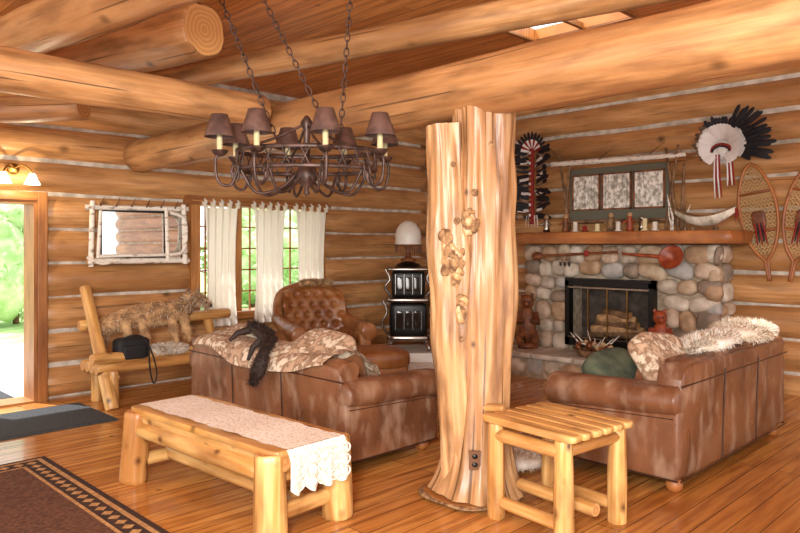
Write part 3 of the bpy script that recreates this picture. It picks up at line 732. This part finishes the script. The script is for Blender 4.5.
for a,b_ in (((x0+.1,z0-.12),(x0-.06,z1+.12)),((x0+.02,z0-.12),(x0+.1,z1+.08)),((x1-.1,z0-.12),(x1+.05,z1+.12)),((x1+.04,z0-.12),(x1-.1,z1+.1)),((x1+.08,z0-.1),(x1+.12,z1-.1))):
    s.log((a[0],Y-.04,a[1]),(b_[0],Y-.04,b_[1]),.022,.014,'twig','end',.15,6,10)
for a in ((x0,z1+.05,-.2,.2),(x1-.3,z1+.05,.2,.12),(x0+.5,z1+.04,.25,.14),(x1,z1,.22,-.05)): s.tube([(a[0],Y-.03,a[1]),(a[0]+a[2],Y-.06,a[1]+a[3])],[.01,.003],'twig',6)
s.make()
def bonnet(name,c,R):
    s=MB(name); c=V(c)
    for q in range(34):
        a=math.radians(-30+ q*240/33); d_=V((math.cos(a),-.25+rnd(-.1,.1),math.sin(a))); lk=.75+.25*(1-q/33)
        s.feather(c+d_*R*.3,d_,R*rnd(.75,.95)*lk,.024,(0,-1,.1),'whitef','blackf' if q<22 else 'grayfur',.45 if q<22 else .25)
    for q in range(36):
        a=math.radians(-60+ q*300/35); d_=V((math.cos(a),-.5+rnd(-.1,.1),math.sin(a))); s.feather(c+d_*R*.22+V((0,-.04,0)),d_,R*.55,.024,(0,-1,.1),'whitef','whitef',.2)
    for q in range(16):
        a=math.radians(-30+q*8); s.feather(c+V((.05,-.02,.0))+V((math.cos(a),0,math.sin(a)))*R*.5,V((math.cos(a)+.5,-.1,math.sin(a)+rnd(-.15,.15))),R*rnd(.8,1.05),.024,(0,-1,.1),'blackf','blackf',.3)
    s.ball(c+V((0,-.02,-.04)),(R*.36,R*.22,R*.36),'whitef',disp=.2)
    def smp():
        d_=V((rnd(-1,1),-abs(rnd(0,1)),rnd(-1,1))).normalized(); return c+V((d_.x*R*.38,d_.y*R*.22,d_.z*R*.38-.04)),d_
    s.fur(smp,700,.06,.006,'whitef',lw=.1,jit=.6)
    s.tube([c+V((R*.33*math.cos(t_),-R*.3,-.02-.16*R+R*.25*math.sin(t_))) for t_ in [pi*q/12 for q in range(13)]],.018,'red_cl',8)
    s.tube([c+V((R*.28*math.cos(t_),-R*.32,-.02-.16*R+R*.2*math.sin(t_))) for t_ in [pi*q/12 for q in range(13)]],.012,'bag',8)
    for o in (-1,1):
        for k_ in range(4): s.tube([c+V((o*R*.2+k_*.015,-R*.3,-.1)),c+V((o*R*.22+k_*.02,-R*.3,-.35)),c+V((o*R*.2+k_*.025,-R*.28,-.58 if o<0 else -.45))],[.010,.011,.004],'red_cl' if k_%2 else 'whitef',5)
    s.make()
bonnet('feather_headdress',(4.68,-.14,2.70),.33)
s=MB('feather_headdress'); cx,cy=2.22,-.22
for q in range(26):
    z=1.95+q*.037
    for o in (-1,1):
        s.feather((cx+o*.03,cy,z),(o*1.0,-.35,.25+rnd(-.5,.25)),.30*rnd(.75,1.15),.028,(0,-1,.2),'blackf' if q%3 else ('whitef' if q%2 else 'grayfur'),'blackf',.35)
for q in range(12):
    a=math.radians(10+q*14.5); s.feather((cx,cy-.04,2.86),(math.cos(a),-.2,math.sin(a)),.27,.022,(0,-1,0),'whitef' if q%2 else 'red_cl','blackf',.4)
s.tube([(cx,cy-.05,1.88),(cx,cy-.06,2.4),(cx,cy-.05,2.9)],.03,'red_cl',10,flat=(1.3,1)); 
for q in range(14): s.ball((cx,cy-.1,1.93+q*.07),(.02,.012,.02),'whitef' if q%2 else 'brass',nu=8,nv=6)
for q in range(5): s.tube([(cx-.08+q*.04,cy-.05,2.0),(cx-.10+q*.05,cy-.06,1.84)],[.008,.003],'whitef',5)
s.make()
s=MB('birchbark_canoe')
def fn(u,v):
    x=(u-.5)*.68; w_=.09*math.sin(max(.0,min(1,u))*pi)**.7+.002; a=pi*v; up=.10*abs(u-.5)**2*4
    return V((x,math.cos(a)*w_,.15+up-(.11)*math.sin(a)*(.6+.4*math.sin(u*pi))))
s.grid(fn,30,14,'bark')
for o in (0,1): s.tube([V(fn(i/20,o))for i in range(21)],.010,'twig',6)
for u in (.25,.5,.75): s.tube([fn(u,0),fn(u,1)],.006,'twig',6)
s.lathe([(0,0),(.04,0),(.03,.02),(.02,.04)],(-.13,0,0),'twig',8); s.lathe([(0,0),(.04,0),(.03,.02),(.02,.04)],(.13,0,0),'twig',8)
for q in range(6): s.tube([(.34,0,.22),(.35+.01*q,-.02,.08+.02*q)],[.008,.003],'red_cl',5)
s.make((4.60,-.50,1.762),-.1)
def candle(name,loc,h,col,r=.028):
    s=MB(name); s.lathe([(0,0),(r*1.6,0),(r*1.6,.01),(r,.015),(r,h),(0,h)],(0,0,0),col,14); s.tube([(0,0,h),(0,0,h+.015)],.002,'black',5); s.make(loc)
for x,h,cc in ((3.05,.12,'milk'),(3.35,.09,'candle'),(3.62,.11,'milk'),(3.95,.14,'candle'),(4.07,.10,'milk'),(3.18,.07,'red_cl')): candle('pillar_candle',(x,-.55,1.765),h,cc)
for x,mt in ((2.88,'carve'),(3.5,'twig'),(2.6,'nickel'),(3.74,'carver')):
    s=MB('small_figurine'); s.lathe([(0,0),(.05,0),(.035,.05),(.04,.10),(.025,.14),(.03,.17),(0,.19)],(0,0,0),mt,14); s.ball((0,0,.19),.03,'tanfur'); s.tube([(.03,0,.12),(.08,-.03,.10)],.012,mt,6); s.tube([(-.03,0,.12),(-.07,-.04,.09)],.012,mt,6); s.make((x,-.5,1.765))
s=MB('small_figurine'); s.lathe([(0,0),(.04,0),(.035,.05),(.03,.10),(.015,.13)],(0,0,0),'nickel',14); s.ball((0,0,.15),.028,'nickel'); s.tube([(.03,0,.10),(.06,-.03,.13)],.01,'nickel',6); s.make((3.85,-.42,1.765))
s=MB('twig_antlers')
for q in range(9): 
    x=rnd(-.12,.12); s.tube([(x,0,0.0),(x+rnd(-.05,.05),rnd(-.03,.03),.15),(x+rnd(-.14,.14),rnd(-.03,.03),rnd(.25,.42))],[.013,.010,.003],'birch' if q%2 else 'twig',6)
s.make((4.26,-.30,1.765))
s=MB('peace_pipe'); s.log((2.52,-.70,1.45),(3.7,-.72,1.52),.018,.014,'carve','carve',.1,8,10); s.ball((2.60,-.71,1.46),(.08,.05,.055),'carve'); s.ball((3.3,-.72,1.50),(.03,.03,.04),'red_cl')
for q in range(3): s.feather((2.95+q*.06,-.73,1.47),(.1,-.1,-1),.13,.018,(0,-1,0),'grayfur','blackf',.4)
s.make()
s=MB('wooden_ladle'); s.lathe([(0,0),(.06,.01),(.12,.05),(.14,.09),(.13,.09),(.1,.05),(0,.02)],(4.32,-.62,1.44),'carver',24,rot=(math.radians(70),0,0)); s.tube([(4.2,-.68,1.47),(3.75,-.70,1.50)],[.022,.014],'carver',10); s.make()
def snowshoe(loc,tilt):
    s=MB('snowshoe')
    def wd(t): return .008+.185*math.sin(min(1,max(0,(t-.18)/.82))*pi)**.6 if t>.18 else .008+.012*t
    H_=1.28; L_=[(-wd(t/36),0,t/36*H_) for t in range(37)]; R_=[(wd(t/36),0,t/36*H_) for t in range(36,-1,-1)]
    s.tube(L_+R_,.019,'red',8,closed=True)
    for t in (.42,.75): s.log((-wd(t),0,t*H_),(wd(t),0,t*H_),.017,.017,'red','end',0,2,8)
    for k_ in range(-9,44):
        for sg_ in (1,-1):
            pts=[]
            for q in range(60):
                t=.22+.76*q/59; x=sg_*((t*H_)-(k_*.05))*.8
                if abs(x)<wd(t): pts.append((x,0,t*H_))
            if len(pts)>1: s.tube([pts[0],pts[-1]],.0042,'lace_t',4,caps=False)
    for k_ in range(24):
        t=.25+k_*.03
        if wd(t)>.03: s.tube([(-wd(t),0,t*H_),(wd(t),0,t*H_)],.0035,'lace_t',4,caps=False)
    s.rbox((0,-.02,.66),(.07,.02,.10),'carve',.5)
    for q in range(5): s.tube([(-.04+q*.02,-.03,.63),(-.05+q*.025,-.04,.39+.03*(q%2))],[.014,.007],'bag' if q%2 else 'red_cl',5)
    s.make(loc,rot=(0,tilt,0))
snowshoe((5.12,-.05,1.22),math.radians(-9)); snowshoe((5.33,-.09,1.22),math.radians(11))

# ================================================================ STOVE
s=MB('parlor_stove')
s.box((0,0,.06),(.45,.42,.06),'tile')
for x in (-.22,.22):
    for y in (-.2,.2): s.tube(cr([(x*1.25,y*1.25,.12),(x*1.3,y*1.3,.18),(x,y,.27)],[.03,.02,.04],4)[0],.025,'nickel',10)
s.rbox((0,0,.30),(.31,.28,.045),'nickel',.3); s.rbox((0,0,.56),(.27,.24,.24),'black',.25); s.rbox((0,0,.83),(.32,.28,.035),'nickel',.3)
s.rbox((0,0,1.05),(.24,.21,.20),'black',.3); s.rbox((0,0,1.26),(.31,.27,.03),'nickel',.3); s.lathe([(.2,0),(.16,.05),(.08,.08),(0,.09)],(0,0,1.28),'black',24)
for z in (.56,1.05):
    for x in (-.12,.0,.12): s.rbox((x,-.24 if z<.8 else -.205,z),(.048,.012,.12 if z<.8 else .10),'glass',.3); 
    for x in (-.18,-.06,.06,.18): s.tube([(x,-.245 if z<.8 else -.215,z-.14),(x,-.245 if z<.8 else -.215,z+.14)],.009,'nickel',6)
for o in (-1,1):
    s.tube(cr([(o*.29,-.1,.33),(o*.37,-.12,.5),(o*.30,-.12,.66),(o*.36,-.12,.82)],[.015]*4,5)[0],.014,'nickel',8)
    s.tube(cr([(o*.25,-.1,.88),(o*.33,-.12,1.0),(o*.26,-.12,1.12),(o*.32,-.12,1.25)],[.015]*4,5)[0],.014,'nickel',8)
s.make((.66,-1.06,0),math.radians(45))
s=MB('dome_table_lamp')
s.lathe([(0,0),(.11,0),(.11,.03),(.05,.05),(.03,.12),(.05,.2),(.03,.26),(0,.27)],(0,0,0),'carve',20)
s.lathe([(.19,.24),(.185,.30),(.19,.36),(.17,.45),(.12,.53),(.05,.575),(0,.58)],(0,0,0),'milk',28); s.lathe([(.195,.24),(.195,.22),(.185,.22)],(0,0,0),'carve',28)
for q in range(40): a=2*pi*q/40; s.tube([(.19*math.cos(a),.19*math.sin(a),.24),(.19*math.cos(a),.19*math.sin(a),.12)],.006,'carve',4,caps=False)
s.make((.66,-1.06,1.37))

# ================================================================ CHANDELIER
s=MB('iron_chandelier')
RX,RY=.42,.27; zc=2.11
def el(a,kx=1,z=zc): return V((RX*kx*math.cos(a),RY*kx*math.sin(a),z))
for z in (zc+.05,zc-.06): s.tube([el(2*pi*q/48,1,z) for q in range(48)],.010,'iron',8,closed=True,flat=(1.3,.6))
for q in range(24):
    a=2*pi*q/24; s.tube([el(a,1,zc-.06),el(a+.13,1,zc+.05)],.005,'iron',6,caps=False); s.tube([el(a+.13,1,zc-.06),el(a,1,zc+.05)],.005,'iron',6,caps=False)
AN=[math.radians(x) for x in (30,68,108,150,206,244,286,326)]
for i,a in enumerate(AN):
    p,_=cr([el(a,1,zc-.05),el(a,1.12,zc-.16),el(a,1.3,zc-.14),el(a,1.34,zc-.02),el(a,1.28,zc+.02)],[.01]*5,6); s.tube(p,.009,'iron',8)
    p,_=cr([el(a,1,zc-.05),el(a,.75,zc-.2),el(a,.35,zc-.16),el(a,.1,zc-.05)],[.01]*4,6); s.tube(p,.009,'iron',8)
    p=[el(a,1.05+.07*math.cos(q*.7)*(1-q/14),zc-.10+.07*math.sin(q*.7)*(1-q/14)) for q in range(13)]; s.tube(p,.007,'iron',6)
    c_=el(a,1.28,zc+.02); s.lathe([(0,0),(.035,.0),(.045,.015),(.02,.02),(.017,.02),(.017,.12),(0,.12)],c_,'candle',14); s.lathe([(0,-.02),(.03,-.01),(.048,.012),(.05,.018),(.03,.01)],c_,'iron',16)
    s.lathe([(.088,.095),(.047,.225),(.045,.225),(.084,.095)],c_,'shade',24); s.tube([c_+V((0,0,.12)),c_+V((0,0,.23))],.004,'iron',5)
s.lathe([(0,-.22),(.02,-.2),(.012,-.17),(.05,-.14),(.07,-.09),(.05,-.04),(.02,-.02),(.02,.18),(.04,.22),(.015,.26),(0,.27)],(0,0,zc),'iron',20)
for a in AN[::2]: s.tube(cr([el(a,1,zc+.05),el(a,.5,zc+.12),(0,0,zc+.22)],[.01]*3,6)[0],.008,'iron',6)
def chain(a,b_):
    a=V(a);b_=V(b_); L_=(b_-a).length; n_=int(L_/.045); d_=(b_-a).normalized(); u=d_.cross(V((0,1,0))).normalized(); w_=d_.cross(u)
    for i in range(n_):
        c_=a+d_*(i+.5)*L_/n_; sd=u if i%2 else w_
        s.tube([c_+d_*.030*math.cos(t_*pi/5)+sd*.014*math.sin(t_*pi/5) for t_ in range(10)],.0042,'iron',5,closed=True)
chain((-.18,0,zc+.12),(-.72,.0,H)); chain((.16,0,zc+.12),(-.52,.1,H)); chain((.20,0,zc+.12),(.30,.0,H))
s.make(P(-.56,4.2),math.radians(45))

# ================================================================ LIGHT, WORLD, CAMERA
w=bpy.data.worlds.new('world'); bpy.context.scene.world=w; w.use_nodes=True
bg=w.node_tree.nodes['Background']; bg.inputs[0].default_value=(.95,.98,1,1); bg.inputs[1].default_value=2.4
def area(name,loc,tgt,size,en,col=(1,.97,.92)):
    l=bpy.data.lights.new(name,'AREA'); l.size=size; l.energy=en; l.color=col; o=bpy.data.objects.new(name,l); bpy.context.collection.objects.link(o)
    o.location=loc; o.rotation_euler=(V(tgt)-V(loc)).to_track_quat('-Z','Y').to_euler()
area('bounce_light',P(-.5,-.8,2.4),P(0,7,1.0),.8,260)
area('ceiling_bounce',P(0,-1.2,.9),P(-.3,5.0,3.6),1.5,125,(1,.94,.86))
sun=bpy.data.lights.new('sun','SUN'); sun.energy=7; sun.angle=.02; so=bpy.data.objects.new('sun',sun); bpy.context.collection.objects.link(so); so.rotation_euler=(V((.5,.25,-1))).to_track_quat('-Z','Y').to_euler()
pl=bpy.data.lights.new('sconce_bulb','POINT'); pl.energy=10; pl.color=(1,.8,.5); po=bpy.data.objects.new('sconce_bulb',pl); bpy.context.collection.objects.link(po); po.location=(.25,-6.0,2.2)
cam=bpy.data.cameras.new('camera'); co=bpy.data.objects.new('camera',cam); bpy.context.collection.objects.link(co)
cam.sensor_width=36; cam.lens=36*700/800; cam.shift_y=-(266.5-245)/800
co.location=P(0,0,1.6); co.rotation_euler=(pi/2,0,math.radians(45)); bpy.context.scene.camera=co
try:
    bpy.context.scene.view_settings.view_transform='Standard'
except Exception: pass
